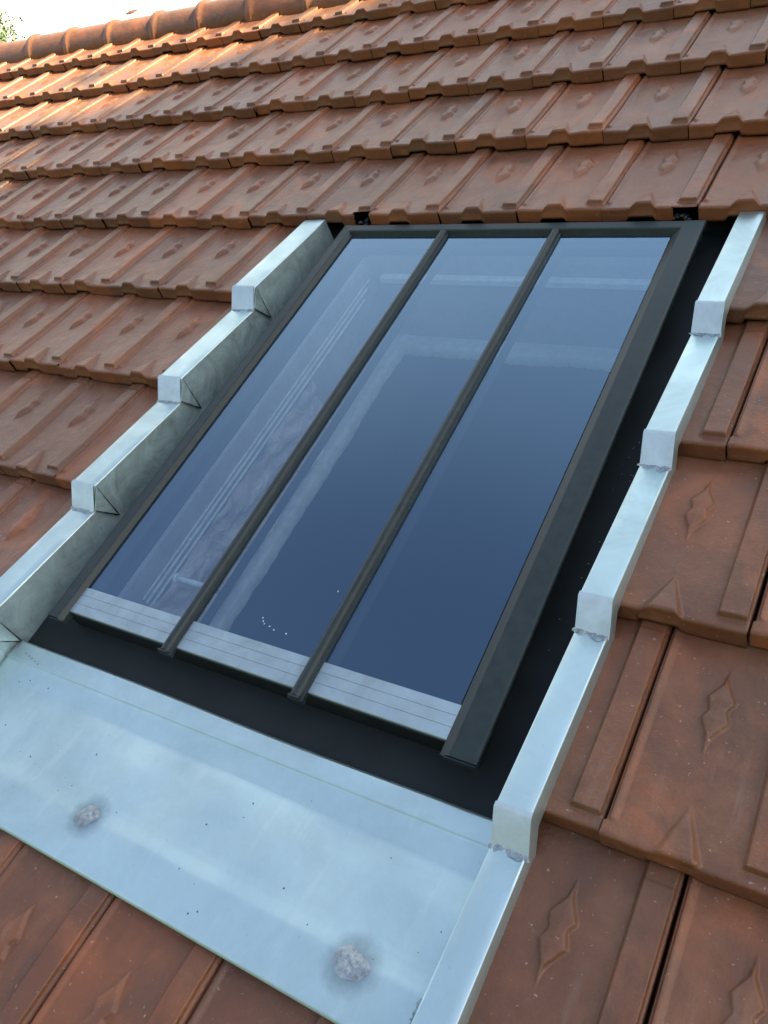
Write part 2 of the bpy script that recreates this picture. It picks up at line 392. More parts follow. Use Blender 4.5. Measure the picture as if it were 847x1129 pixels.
for r in range(ROW_LO, ROW_HI + 1):
    sh = .5 if r % 2 else 0
    c0 = int(math.floor(U_MIN / TW)); c1 = int(math.ceil(U_MAX / TW))
    for c in range(c0, c1):
        u0 = (c + sh) * TW; v0 = r * ROW
        ctr = np.array([u0 + .1, v0 + .16, 0])
        if -5 <= r <= -1 and u0 + TW > OPEN_U0 and u0 < OPEN_U1 and (r == -5) and u0 + TW < OPEN_U1 + .001 and u0 > OPEN_U0: continue
        d = np.linalg.norm(ctr - camuv)
        V, F, MI, C = P_TOP if d < 1.5 else P_HI if d < 3.5 else (P_MID if d < 5 else P_LO)
        cut = None
        V = V.copy()
        j = rng.normal(0, 1, 6)
        # small individual misalignment
        V[:, 2] += .0012 * j[0] + (V[:, 0] - .1) * .006 * j[1] + np.maximum(0, .12 - V[:, 1]) * .012 * abs(j[2])
        V[:, 2] += .0013 * np.sin(V[:, 0] * 33 + j[0] * 3) * np.sin(V[:, 1] * 21 + j[1] * 3)
        V[:, 1] += .0026 * j[3]; V[:, 0] += .0007 * j[4] + (V[:, 1] - .16) * .0035 * j[5]
        X = V + np.array([u0, v0, 0]); X[:, 2] += sag(X[:, 0], X[:, 1])
        cx = X[F].mean(1)
        keep = np.ones(len(F), bool)
        if -5 <= r <= -1:      # sawn along the side flashings: push the points onto the cut line
            ins = (X[:, 0] > OPEN_U0) & (X[:, 0] < OPEN_U1)
            keep &= ~((cx[:, 0] > OPEN_U0) & (cx[:, 0] < OPEN_U1) & ins[F].all(1))
            toL = ins & (np.abs(X[:, 0] - OPEN_U0) < .012); toR = ins & (np.abs(X[:, 0] - OPEN_U1) < .012)
            X[toL, 0] = OPEN_U0; X[toR, 0] = OPEN_U1
            ins2 = (X[:, 0] > OPEN_U0 + 1e-6) & (X[:, 0] < OPEN_U1 - 1e-6)
            keep &= ~ins2[F].any(1)
        if r == 0 and c in (-2, -6):       # two tiles above the window have a broken corner beside the joint
            bx = cx[:, 0] - u0
            keep &= ~((bx > .158 + .004 * np.sin(cx[:, 2] * 900)) & (cx[:, 1] < .0155) & (cx[:, 2] < .034))
        if not keep.any(): continue
        F2 = F[keep]; used = np.unique(F2); mp = np.full(len(X), -1); mp[used] = np.arange(len(used))
        VV.append(X[used]); FF.append(mp[F2] + off); MM.append(MI[keep]); off += len(used)
VV = np.concatenate(VV); FF = np.concatenate(FF); MM = np.concatenate(MM)
VV[:, 2] += .2
me = bpy.data.meshes.new('tile_covering')
me.vertices.add(len(VV)); me.vertices.foreach_set('co', VV.astype(np.float32).ravel())
me.loops.add(len(FF) * 4); me.loops.foreach_set('vertex_index', FF.astype(np.int32).ravel())
me.polygons.add(len(FF)); me.polygons.foreach_set('loop_start', np.arange(0, len(FF) * 4, 4, dtype=np.int32))
me.polygons.foreach_set('loop_total', np.full(len(FF), 4, np.int32))
me.materials.append(TILE); me.materials.append(TILE_F)
me.polygons.foreach_set('material_index', MM.astype(np.int32)); me.polygons.foreach_set('use_smooth', np.ones(len(FF), bool))
me.update(calc_edges=True); me.validate()
to = bpy.data.objects.new('tile_covering', me); col.objects.link(to); to.parent = house

# --- ridge capping: overlapping half-round tiles with raised collars
RC = (1.585, .002); RR = .085; PITCHR = .3075
mb = MB()
k0 = -4.03
i0 = int((U_MIN - k0) / PITCHR) ; i1 = int((U_MAX - k0) / PITCHR)
for i in range(i0, i1):
    ua = k0 + i * PITCHR + rng.normal(0, .004); L = PITCHR + .03
    dz = rng.normal(0, .0025); tilt = rng.normal(0, .004)
    # stations along the tile: collar at the low-u end, body tapering under the next collar
    st = [(-.004, -.014), (-.004, .006), (0, .0095), (.022, .0095), (.026, .008), (.032, .002), (.050, .0), (.16, -.001), (L, -.004)]
    rings = []
    for (x, dr) in st:
        ring = []
        for q in range(21):
            a = R(-38 + q * 256 / 20)           # around the ridge; 0 = down-slope side in roof coordinates
            a = math.pi - a
            rr = RR + dr
            # slightly pointed section
            rr *= 1 + .05 * math.cos(2 * (a - math.pi / 2 - R(-40)))
            ring.append((ua + x, RC[0] + rr * math.cos(a), RC[1] + dz + tilt * x + rr * math.sin(a)))
        rings.append(ring)
    mb.sweep(rings)
mb.build('ridge_tile_capping', TILE, house, smooth=True)
# mortar bed under the ridge
mb = MB(); pts = []
rings = []
for i in range(220):
    x = U_MIN + (U_MAX - U_MIN) * i / 219
    e = .006 * math.sin(i * 1.9) + rng.normal(0, .004)
    rings.append([(x, 1.518 + e, .0), (x, 1.524 + e, .030), (x, 1.545, .040), (x, 1.60, .045)])
mb.sweep(rings).build('mortar_bed', CRUMB, house, smooth=True)
# far slope
al = math.pi - 2 * PITCH
def far(d, h): # point on the far slope, d metres down from the ridge
    # world down-slope on the other side expressed in roof coordinates
    return (1.60 + math.cos(2 * PITCH) * d + h * math.sin(2 * PITCH), -.02 - math.sin(2 * PITCH) * d + h * math.cos(2 * PITCH))
mb = MB()
for k in range(13):
    a = far(k * ROW, .0); b = far((k + 1.06) * ROW, .036); c = far((k + 1.06) * ROW, .0)
    mb.add([(U_MIN, *a), (U_MAX, *a), (U_MAX, *b), (U_MIN, *b), (U_MAX, *c), (U_MIN, *c)], [(0, 3, 2, 1), (3, 5, 4, 2)])
mb.build('rear_slope', TILE, house)
# boards under the tiles, with the hole for the shaft
SH = (-1.045, -.215, -1.215, -.075)     # shaft u0,u1,v0,v1
mb = MB(); zt, zb = -.052, -.075
mb.box((U_MIN + .05, EAVE_V + .05, zb), (SH[0] - .03, 1.56, zt)); mb.box((SH[1] + .03, EAVE_V + .05, zb), (U_MAX - .05, 1.56, zt))
mb.box((SH[0] - .03, EAVE_V + .05, zb), (SH[1] + .03, SH[2] - .03, zt)); mb.box((SH[0] - .03, SH[3] + .03, zb), (SH[1] + .03, 1.56, zt))
mb.build('roof_boarding', DARK, house)
# walls below the eaves (world geometry, converted to roof coordinates)
inv = ROOF.inverted()
def W2R(p): return tuple(inv @ Vector(p))
ridge_w = ROOF @ Vector((0, 1.60, -.08)); eave_w = ROOF @ Vector((0, EAVE_V + .35, -.08))
yd = ridge_w.y + (ridge_w.y - eave_w.y)
for nm, pts in (('wall', [(U_MIN + .25, eave_w.y), (U_MAX - .25, eave_w.y)]), ('wall', [(U_MIN + .25, yd), (U_MAX - .25, yd)])):
    mb = MB(); (xa, ya), (xb, yb) = pts; q = .12
    vs = [W2R((x, y, z)) for z in (0, eave_w.z - .02) for x, y in ((xa, ya - q), (xb, ya - q), (xb, ya + q), (xa, ya + q))]
    mb.add(vs, [(0, 3, 2, 1), (4, 5, 6, 7), (0, 1, 5, 4), (1, 2, 6, 5), (2, 3, 7, 6), (3, 0, 4, 7)]); mb.build(nm, WALLM, house)
for xx in (U_MIN + .25, U_MAX - .25):
    mb = MB(); pr = [(eave_w.y + .13, 0), (yd - .13, 0), (yd - .13, eave_w.z - .12), (ridge_w.y, ridge_w.z - .1), (eave_w.y + .13, eave_w.z - .12)]
    vs = [W2R((xx + dx, y, z)) for dx in (-.12, .12) for y, z in pr]
    mb.add(vs, [(0, 1, 2, 3, 4), (9, 8, 7, 6, 5)] + [(i, i + 5, (i + 1) % 5 + 5, (i + 1) % 5) for i in range(5)]); mb.build('gable_wall', WALLM, house)
# gutter at the eaves
mb = MB(); rings = []
for x in np.linspace(U_MIN, U_MAX, 12):
    rings.append([W2R((x, (ROOF @ Vector((0, EAVE_V, 0))).y - .01 + .06 * math.cos(a), (ROOF @ Vector((0, EAVE_V, 0))).z - .03 + .06 * math.sin(a))) for a in np.linspace(math.pi, 2 * math.pi, 10)])
mb.sweep(rings).build('gutter', ZINC, house, smooth=True, solid=.002)
# broken tile flake lying behind the ridge
mb = MB(); blob(mb, (-3.30, 1.655, .10), .020, 5, .35, 5, 10, .4)
fl_ = thing('tile_flake', (-3.30, 1.655, .1), 'small reddish tile flake lying on top of the ridge against the white sky', 'tile flake')
mb.v = [(x[0] * 1 + (x[0] + 3.30) * 1.2, x[1], x[2] - .006) for x in mb.v]
mb.build('flake', TILE_F, fl_)

# ------------------------------------------------------------------ zinc flashing
zf = thing('zinc_flashing', (-.66, -1.66, 0), 'blue-grey zinc flashing with a wide front apron and stepped sides soldered round the grey window', 'flashing')
STEP_TOP = .016; STEP_BOT = .050; WT = .066; WB = .024
def stations():
    st = [(-1.700, .030), (-1.688, WT)]
    for k in (-4, -3, -2, -1):
        v0 = k * ROW
        st += [(v0 - STEP_BOT, WB), (v0 - STEP_TOP, WT)]
    st += [(-.003, WB - .001)]
    return st
def side(ui, uo, wall_m):
    sg = 1 if uo > ui else -1
    top = MB(); wl = MB(); rt, rw = [], []
    raw = stations(); st = []
    for (a, b) in zip(raw[:-1], raw[1:]):
        nn = max(1, int((b[0] - a[0]) / .02))
        for q in range(nn): f = q / nn; st.append((a[0] + (b[0] - a[0]) * f, a[1] + (b[1] - a[1]) * f))
    st.append(raw[-1])
    for i, (v, w_) in enumerate(st):
        wob = .0008 * math.sin(v * 21 + ui * 3) + .0005 * math.sin(v * 57)
        r = .003
        low = max(w_ - .030, -.004)
        rt.append([(ui, v, w_ - r), (ui + sg * .0009, v, w_ - r * .3), (ui + sg * r, v, w_), (ui + sg * .02, v, w_ + wob), (uo - sg * .015, v, w_ - wob),
                   (uo - sg * r, v, w_), (uo - sg * .0009, v, w_ - r * .3), (uo + sg * .0002, v, w_ - r), (uo + sg * .0035, v, low)])
        bot = -.052
        rw.append([(ui, v, w_ - r - .0002), (ui - sg * (-.0005 + wob), v, w_ - .02), (ui + wob, v, (w_ + bot) / 2), (ui - sg * .001, v, bot)])
    top.sweep(rt); wl.sweep(rw)
    t = top.build('side_flashing', ZINC, zf, smooth=True)
    wl.build('inner_upstand', wall_m, t, smooth=True)
    m = t.modifiers.new('es', 'EDGE_SPLIT'); m.split_angle = R(24)
    for k in (-4, -3, -2, -1):
        v0 = k * ROW
        # soldered step plate over the riser
        n = Vector((0, -(WT - WB), -(STEP_BOT - STEP_TOP))).normalized(); nrm = Vector((0, -(WT - WB), (STEP_BOT - STEP_TOP) * 1.0)).normalized()
        e = .0009
        j = [random.uniform(-.0015, .0015) for _ in range(6)]
        A = (ui - sg * .0004, v0 - STEP_TOP + .003, WT + e); B = (uo + sg * .0003, v0 - STEP_TOP + .003 + j[0], WT + e)
        A2 = (ui - sg * .0006, v0 - STEP_TOP - .004, WT + e * .6); B2 = (uo + sg * .0008, v0 - STEP_TOP - .004 + j[1], WT + e * .6)
        Cc = (uo + sg * .002, v0 - STEP_BOT - .004 + j[2], WB + .002); D = (ui - sg * .001 + j[3] * .5, v0 - STEP_BOT - .004, WB + .002)
        C2 = (uo + sg * .001, v0 - STEP_BOT - .009 + j[4], WB + .001); D2 = (ui - sg * .0005, v0 - STEP_BOT - .009 + j[5], WB + .001)
        E_ = (uo + sg * .0075, v0 - STEP_TOP, WT - .030); F_ = (uo + sg * .0085, v0 - STEP_BOT, WB - .016)
        mb = MB().add([A, B, B2, A2, Cc, D, C2, D2], [(0, 3, 2, 1), (3, 5, 4, 2), (5, 7, 6, 4)] if sg < 0 else [(0, 1, 2, 3), (3, 2, 4, 5), (5, 4, 6, 7)])
        sp = mb.build('step_plate', ZINC_PLATE, t, smooth=True)
        # irregular solder beads along the foot of the plate
        mb = MB(); nb = 9; gg = np.random.default_rng(50 + k * 3 + int(sg))
        for q in range(nb):
            f = q / (nb - 1); x = ui + (uo - ui) * (.02 + .96 * f)
            rr = .0034 + .0016 * gg.random() + (.0032 * gg.random() if gg.random() < .35 else 0)
            blob(mb, (x, v0 - STEP_BOT - .006 + gg.uniform(-.0025, .0015), WB + .0008), rr, 100 + q + k * 17 + int(sg) * 5, .26, 5, 12, .5)
        mb.build('solder_bead', SOLDER, t, smooth=True)
        st_ = MB(); n_ = 26
        ring = []
        for q in range(n_):
            a = q / n_ * 2 * math.pi; ring.append(((ui + uo) / 2 + (abs(uo - ui) / 2 - .004) * math.cos(a), v0 - STEP_BOT - .008 + .009 * math.sin(a) * (1 + .4 * math.sin(3 * a + k)), WB + .0012 + (.0011 if math.sin(a) < 0 else 0)))
        st_.add(ring, [tuple(range(n_))] if True else []); st_.build('flux_stain', STAIN, t)
        if sg > 0: continue
        # folded gusset on the inner wall with open seams
        x = ui - sg * .002; x2 = ui - sg * .0048
        P = [(v0 - STEP_TOP, WT - .003), (v0 - STEP_TOP - .0015, -.030), (v0 - STEP_BOT - .003, WB + .004)]
        mb = MB().add([(x, *p) for p in P] + [(x2, *p) for p in P], [(0, 1, 2), (5, 4, 3), (0, 3, 4, 1), (1, 4, 5, 2), (2, 5, 3, 0)])
        mb.build('corner_gusset', wall_m, t, bevel=.0006)
        mb = MB()
        for (p, q) in ((P[0], P[1]), (P[2], P[1])):
            d = Vector((q[0] - p[0], q[1] - p[1])).normalized(); nn2 = Vector((-d.y, d.x)) * .0011
            xs = x2 - sg * .0006; rings = []
            for f in np.linspace(0, 1, 9):
                c = Vector(p).lerp(Vector(q), f); ww = (.4 + f * 1.0) * (1 + .3 * math.sin(f * 17))
                rings.append([(xs, c.x + nn2.x * ww, c.y + nn2.y * ww), (xs, c.x - nn2.x * ww, c.y - nn2.y * ww)])
            mb.sweep(rings)
        mb.build('open_seam', BLACK, t)
    return t
LT = side(-1.195, -1.265, ZINC_WALL)
RT = side(-.125, -.075, ZINC_WALL)

# apron: turned-up band, wide tray, shallow crease, dropped edge; gently buckled sheet
def apron_w(v, u):
    prof = [(-1.6555, .017), (-1.6550, .0215), (-1.588, .0150), (-1.583, .0142), (-1.562, .0078), (-1.550, .0048), (-1.480, -.010), (-1.430, -.0232), (-1.3895, -.0236), (-1.3865, -.0218), (-1.3840, -.0220), (-1.352, -.0265), (-1.347, -.034)]
    if v <= prof[0][0]: return prof[0][1]
    for a, b in zip(prof[:-1], prof[1:]):
        if a[0] <= v <= b[0]:
            f = (v - a[0]) / (b[0] - a[0]); z = a[1] + (b[1] - a[1]) * f
            break
    else: z = prof[-1][1]
    k = max(0, min(1, (v + 1.64) / .06)) * max(0, min(1, (-1.395 - v) / .05))
    return z + k * (.0022 * math.sin(u * 8 + 1 + v * 5) + .0014 * math.sin(u * 19 + v * 31) + .0009 * math.sin(u * 41 - v * 17))
vs_ = sorted(set([-1.6555, -1.655, -1.588, -1.583, -1.562, -1.550, -1.430, -1.3895, -1.3865, -1.3870, -1.3840, -1.352, -1.347] + list(np.linspace(-1.655, -1.347, 46))))
mb = MB(); rings = []
for u in np.linspace(-.1265, -1.1935, 110):
    rings.append([(u, v + (.006 * (u + .66) if v > -1.40 and v < -1.36 else 0) - (.0015 * math.sin(u * 9) if v > -1.36 else 0), apron_w(v, u)) for v in vs_])
mb.sweep(rings)
ap = mb.build('front_apron', ZINC_APRON, zf, smooth=True, solid=.0012)
for k, (u, v, r) in enumerate(((-.750, -1.580, .0205), (-.240, -1.590, .0235), (-1.12, -1.572, .019))):
    mb = MB(); vs2 = []; NR, NA = 16, 44
    for i in range(NR + 1):
        q = 1 - i / NR
        for j in range(NA):
            a = j / NA * 2 * math.pi
            x = q * r * (1 + .12 * math.sin(2 * a + k * 2) + .07 * math.sin(3 * a + 1) + .04 * math.sin(7 * a)) * math.cos(a)
            y = q * r * .9 * (1 + .12 * math.sin(2 * a + k * 2) + .07 * math.sin(3 * a + 1) + .04 * math.sin(7 * a)) * math.sin(a)
            hh = .0024 * (1 - q ** 3) * (1 + .35 * math.sin(x * 420 + k) * math.sin(y * 510) + .25 * math.sin(x * 900 + y * 700) * math.sin(y * 1100 - x * 300 + k))
            vs2.append((u + x, v + y, apron_w(v + y, u + x) + .0003 + hh))
    mb.add(vs2, [(i * NA + j, i * NA + (j + 1) % NA, (i + 1) * NA + (j + 1) % NA, (i + 1) * NA + j) for i in range(NR) for j in range(NA)])
    mb.build('solder_patch', SOLDER, ap, smooth=True)
# solder smears in the two inner corners of the apron
mb = MB()
for q in range(9):
    f = q / 8; blob(mb, (-.131 + random.uniform(-.003, 0), -1.640 + .05 * f, apron_w(-1.64 + .05 * f, -.13) + .001), .006 + .003 * random.random(), 60 + q, .5, 4, 9, .6)
mb.build('solder_smear', STAIN, ap, smooth=True); mb = MB()
for q in range(5): blob(mb, (-1.150 + .012 * q, -1.372 - .003 * q, apron_w(-1.372, -1.15) + .001), .0022, 80 + q, .4, 4, 9, .6)
mb.build('solder_smear', STAIN, ap, smooth=True)
# dirt specks on the zinc
mb = MB()
for q in range(38):
    u = random.uniform(-1.17, -.15); v = random.uniform(-1.64, -1.41)
    blob(mb, (u, v, apron_w(v, u) + .0002), random.choice((.0007, .001, .0014)), 200 + q, .5, 3, 6, .4)
tag(mb.build('dirt', GASKET, None), 'dark grit specks scattered on the zinc apron', 'grit', kind='stuff')

# ------------------------------------------------------------------ roof window
FW = .020       # height of the frame's top face
U0, U1 = -1.116, -.186; V0, V1 = -1.298, -.026
wd = thing('roof_window', (-.65, -1.28, -.05), 'dark grey framed roof window divided by two slim bars into three panes', 'roof window')
# black tray around the frame
mb = MB()
def tray(a, b):
    mb.add([(a[0], a[1], -.045), (b[0], a[1], -.045), (b[0], b[1], -.045), (a[0], b[1], -.045)], [(0, 1, 2, 3)])
IN = (-1.085, -.225, -1.262, -.055)
tray((-1.194, -1.346), (IN[0], .03)); tray((IN[1], -1.346), (-.126, .03)); tray((IN[0], -1.346), (IN[1], IN[2])); tray((IN[0], IN[3]), (IN[1], .03))
mb.build('gutter_tray', FLOORB, wd)
# upstand that carries the frame
mb = MB(); t_ = .02
a = (-1.098, -.206, -1.276, -.045)
mb.box((a[0], a[2], -.0445), (a[0] + t_, a[3], .004)); mb.box((a[1] - t_, a[2], -.0445), (a[1], a[3], .004))
mb.box((a[0] + t_, a[2], -.0445), (a[1] - t_, a[2] + t_, .0035)); mb.box((a[0] + t_, a[3] - t_, -.0445), (a[1] - t_, a[3], .004))
mb.build('upstand', BLACK, wd)
# frame: two side rails, head rail (mitred look) with a sloping inner bevel
def rail(mbb, P0, P1, prof):
    """prof: list of (across, w) swept from P0 to P1; across is added in direction n"""
    pass
fr = MB()
LW, RW_, HW = .024, .044, .022     # flat widths: left, right, head
BV, GW = .015, .0075                # bevel width, glass level
# head rail
def head_ring(u, m0):
    return [(u, V1, FW - .03), (u, V1, FW - .0015), (u, V1 - .0015, FW), (u + 0, V1 - HW, FW), (u, V1 - HW - .004, FW - .001), (u, V1 - HW - .004 - BV * .4, GW), (u, V1 - HW - BV - .004, -.004)]
fr_h = MB().sweep([head_ring(U0 + .001, 0), head_ring(U1 - .001, 0)]).build('head_rail', FRAME, wd, bevel=.0008)
def side_ring(v, uo, ui, sg, wf, bv):
    # from outside bottom, over the top, to the inner bevel
    return [(uo, v, FW - .007), (uo, v, FW - .0008), (uo + sg * .0015, v, FW + .0012), (uo + sg * .005, v, FW + .0005), (uo + sg * wf, v, FW), (uo + sg * (wf + .003), v, FW - .0015), (uo + sg * (wf + bv * .9), v, GW + .0015), (uo + sg * (wf + bv), v, -.004)]
for (uo, sg, wf, bv) in ((U0, 1, LW, .011), (U1, -1, RW_, .020)):
    mb = MB(); mb.sweep([side_ring(V0, uo, 0, sg, wf, bv), side_ring(V1 - .0008, uo, 0, sg, wf, bv)])
    n8 = 8; mb.add([p for p in side_ring(V0, uo, 0, sg, wf, bv)], [tuple(range(8)) if sg < 0 else tuple(range(8))[::-1]])
    # little turned lip at the foot
    lo = uo if sg > 0 else uo - wf - .012; hi = uo + wf + .012 if sg > 0 else uo
    mb.box((lo + .002, V0 - .003, FW - .016), (hi - .002, V0 - .0003, FW - .004))
    mb.build('side_rail', FRAME, wd, bevel=.0006)
# glazing bars
for uc in (-.806, -.513):
    mb = MB(); rings = []
    for v in (V1 - HW - .006, V0 + .010):
        ring = [(uc - .014, v, GW - .004), (uc - .014, v, GW + .004), (uc - .0105, v, GW + .005)]
        for a in np.linspace(math.pi, 0, 9): ring.append((uc + .0098 * math.cos(a), v, GW + .007 + .0085 * math.sin(a)))
        ring += [(uc + .0105, v, GW + .005), (uc + .014, v, GW + .004), (uc + .014, v, GW - .004)]
        rings.append(ring)
    mb.sweep(rings, cap=True)
    ob = mb.build('glazing_bar', FRAME, wd, smooth=True)
    m = ob.modifiers.new('es', 'EDGE_SPLIT'); m.split_angle = R(35)
    v = V0 + .010
    MB().box((uc - .0145, v - .005, GW - .006), (uc + .0145, v + .001, GW + .006)).box((uc - .0105, v - .0045, GW + .0055), (uc + .0105, v - .0005, GW + .0145)).build('end_cap', FRAME, ob, bevel=.001)
# panes and the metal strips at their feet
edges = (-1.0795, -.820), (-.792, -.527), (-.499, -.2505)
GT, GB, SB = -.060, -1.272, -1.2745
for (a, b) in edges:
    p = MB().add([(a, GB, GW - .0005), (b, GB, GW - .0005), (b, GT, GW - .0005), (a, GT, GW - .0005)], [(0, 1, 2, 3)]).build('glass_pane', GLASS, wd)
    # spacer / seal seen below the edges of the glass
    mb = MB(); s_ = .018
    for q in ((a - .004, GB + .05, a + s_ * .7, GT), (b - s_ * .35, GB + .05, b + .004, GT), (a + s_ * .7, GT - .022, b - s_ * .35, GT + .004)):
        mb.box((q[0], q[1], -.016), (q[2], q[3], -.010))
    mb.build('seal', GASKET, wd)
    # strip with rolled lines
    mb = MB(); prof = [(-1.2165, GW + .0002), (-1.217, GW + .0022), (-1.2345, GW + .0022), (-1.2348, GW + .0014), (-1.2356, GW + .0014), (-1.2359, GW + .0022), (-1.2535, GW + .0022), (-1.2538, GW + .0014), (-1.2546, GW + .0014), (-1.2549, GW + .0022), (-1.273, GW + .0022), (-1.2745, GW + .001), (-1.2745, GW - .009)]
    mb.sweep([[(a - .003, v, w_) for v, w_ in prof], [(b + .003, v, w_) for v, w_ in prof]])
    mb.build('edge_strip', ALU, wd)
# droplets / paint specks on the glass
for (u, v) in ((-.640, -1.222 + .03), (-.628, -1.192), (-.617, -1.193), (-.600, -1.195), (-.700, -1.190), (-.560, -1.08), (-.865, -1.055)):
    pass
mb = MB()
for q, (u, v) in enumerate(((-.655, -1.178), (-.650, -1.182), (-.637, -1.184), (-.625, -1.188), (-.598, -1.188), (-.517 - .03, -1.085), (-.925, -1.055), (-.66, -1.172))):
    blob(mb, (u, v, GW), .0016, 300 + q, .6, 4, 8, .4)
tag(mb.build('paint_specks', ZINC, None, org=(-.65, -1.18, GW)), 'tiny pale droplets dried on the foot of the middle pane', 'paint specks', kind='stuff')

# ------------------------------------------------------------------ shaft below the window
sf = thing('light_shaft', (-.65, -.66, -.1), 'lined shaft seen through the glass, rough plaster edge and dark room below', 'shaft lining')
D0, D1 = -.0455, -.31
mb = MB().box((SH[0] - .012, SH[2], D1), (SH[0], SH[3], D0)); mb.build('side_lining', BOARD, sf)
mb = MB().box((SH[1], SH[2], D1), (SH[1] + .012, SH[3], D0)); mb.build('side_lining', BOARD, sf)
mb = MB().box((SH[0], SH[3], D1), (SH[1], SH[3] + .012, D0)); mb.build('head_lining', BOARD, sf)
mb = MB().box((SH[0], SH[2] - .012, D1), (SH[1], SH[2], D0)); mb.build('sill_lining', BOARD, sf)
MB().box((SH[0] + .03, SH[3] - .022, -.112), (SH[1] - .07, SH[3] - .0005, -.096)).build('head_batten', WOOD, sf, bevel=.001)
for q, (uu, ww, e) in enumerate(((-1.0415, -.094, 0), (-1.0395, -.106, .02), (-1.0372, -.120, .05))):
    MB().box((uu - .006, SH[2] + .05, ww - .0022), (uu, SH[3] - .03 - e, ww)).build('cable_trim', WOOD, sf)
# rough plaster reveal round the dark opening
def rough_edge(p0, p1, width, seed, inward, base_w):
    g = np.random.default_rng(seed); mb = MB(); rings = []
    n = 90; p0 = Vector(p0); p1 = Vector(p1); inward = Vector(inward); acc = 0
    for i in range(n + 1):
        c = p0.lerp(p1, i / n); acc = acc * .7 + g.normal(0, .0012)
        e = width + acc + .0015 * math.sin(i * .21 + seed)
        rings.append([(c.x, c.y, base_w), (c.x + inward.x * e * .5, c.y + inward.y * e * .5, base_w + .002 + g.normal(0, .0007)), (c.x + inward.x * (e - .008), c.y + inward.y * (e - .008), base_w + .004 + g.normal(0, .001)),
                      (c.x + inward.x * e, c.y + inward.y * e, base_w + .001), (c.x + inward.x * (e - .001), c.y + inward.y * (e - .001), base_w - .03)])
    mb.sweep(rings); return mb
rough_edge((SH[0], SH[2], D1), (SH[0], SH[3], D1), .038, 3, (1, 0), D1).build('plaster_edge', PLASTER, sf, smooth=True)
rough_edge((SH[0], SH[3], D1), (SH[1], SH[3], D1), .052, 5, (0, -1), D1).build('plaster_edge', PLASTER, sf, smooth=True)
rough_edge((SH[1], SH[2], D1), (SH[1], SH[3], D1), .03, 9, (-1, 0), D1).build('plaster_edge', PLASTER, sf, smooth=True)
rough_edge((SH[0], SH[2], D1), (SH[1], SH[2], D1), .10, 11, (0, 1), D1).build('plaster_edge', BOARD, sf, smooth=True)
# room below
mb = MB(); mb.add([(-1.9, -2.0, -2.2), (.6, -2.0, -2.2), (.6, .7, -2.2), (-1.9, .7, -2.2), (-1.9, -2.0, D1 - .03), (.6, -2.0, D1 - .03), (.6, .7, D1 - .03), (-1.9, .7, D1 - .03)],
                  [(0, 1, 2, 3), (0, 4, 5, 1), (1, 5, 6, 2), (2, 6, 7, 3), (3, 7, 4, 0)])
h0, h1, h2, h3 = SH; z = D1 - .03
mb.add([(-1.9, -2, z), (.6, -2, z), (.6, .7, z), (-1.9, .7, z), (h0, h2, z), (h1, h2, z), (h1, h3, z), (h0, h3, z)], [(0, 1, 5, 4), (1, 2, 6, 5), (2, 3, 7, 6), (3, 0, 4, 7)])
mb.build('attic_room', DARK, sf)
# crumpled film pinned over the left lining
mb = MB(); rings = []
g = np.random.default_rng(12)
for i in range(70):
    v = SH[2] + .03 + (.72) * i / 69
    ring = []
    for j in range(24):
        w_ = -.128 - (.175) * j / 23
        d = .006 + .004 * math.sin(v * 31 + w_ * 60) + .003 * math.sin(v * 77 - w_ * 41 + 1) + .0022 * math.sin(v * 23 + w_ * 160) + g.normal(0, .0005)
        ring.append((SH[0] + max(.001, d), v + .004 * math.sin(w_ * 80), w_ + .004 * math.sin(v * 25)))
    rings.append(ring)
fm = thing('plastic_film', (SH[0], -.8, -.2), 'crumpled greyish plastic film on the lining behind the first pane', 'plastic film')
mb.sweep(rings).build('film_sheet', FILM, fm, smooth=True)
# small pale pipe bracket low in the shaft
br = thing('pipe_bracket', (-.93, -1.14, -.05), 'short pale rod with a round end seen behind the foot of the first pane', 'bracket')
mb = MB(); rings = []
for u in (-.925, -.905, -.80): rings.append([(u, -1.128 + .0065 * math.cos(a), -.03 + .0065 * math.sin(a)) for a in np.linspace(0, 2 * math.pi, 13)[:-1]])
mb.sweep(rings, closed=True, cap=True).build('rod', WOOD, br, smooth=True)
mb = MB(); rings = []
for u in (-.931, -.925): rings.append([(u, -1.128 + .011 * math.cos(a), -.03 + .011 * math.sin(a)) for a in np.linspace(0, 2 * math.pi, 17)[:-1]])
mb.sweep(rings, closed=True, cap=True).build('flange', WOOD, br)

# crumbs lying in the black tray
mb = MB(); g = np.random.default_rng(9)
for q in range(46):
    v = g.choice((-.55, -.62, -.70, -.9, -1.05)) + g.normal(0, .03); u = g.uniform(-.178, -.135)
    blob(mb, (u, v, -.0448), g.uniform(.0006, .0016), 500 + q, .7, 3, 6, .4)
tag(mb.build('crumbs', CRUMB, None, org=(-.155, -.7, -.045)), 'mortar crumbs lying in the black channel beside the window', 'crumbs', kind='stuff')
# screws / foam in the two broken corners above the frame
for k, uu in enumerate((-.245, -1.085)):
    mb = MB()
    for q in range(7): blob(mb, (uu + g.uniform(-.016, .016), .004 + g.uniform(-.003, .012), -.004 + g.uniform(0, .014)), g.uniform(.006, .008), 600 + q + 9 * k, .8, 5, 9, .5)
    tag(mb.build('foam_plug', BLACK, None, smooth=True, org=(uu, .004, 0)), ('black foam plug in the broken tile corner near the head of the right side flashing', 'black foam plug in the broken tile corner over the left end of the head rail')[k], 'foam plug')

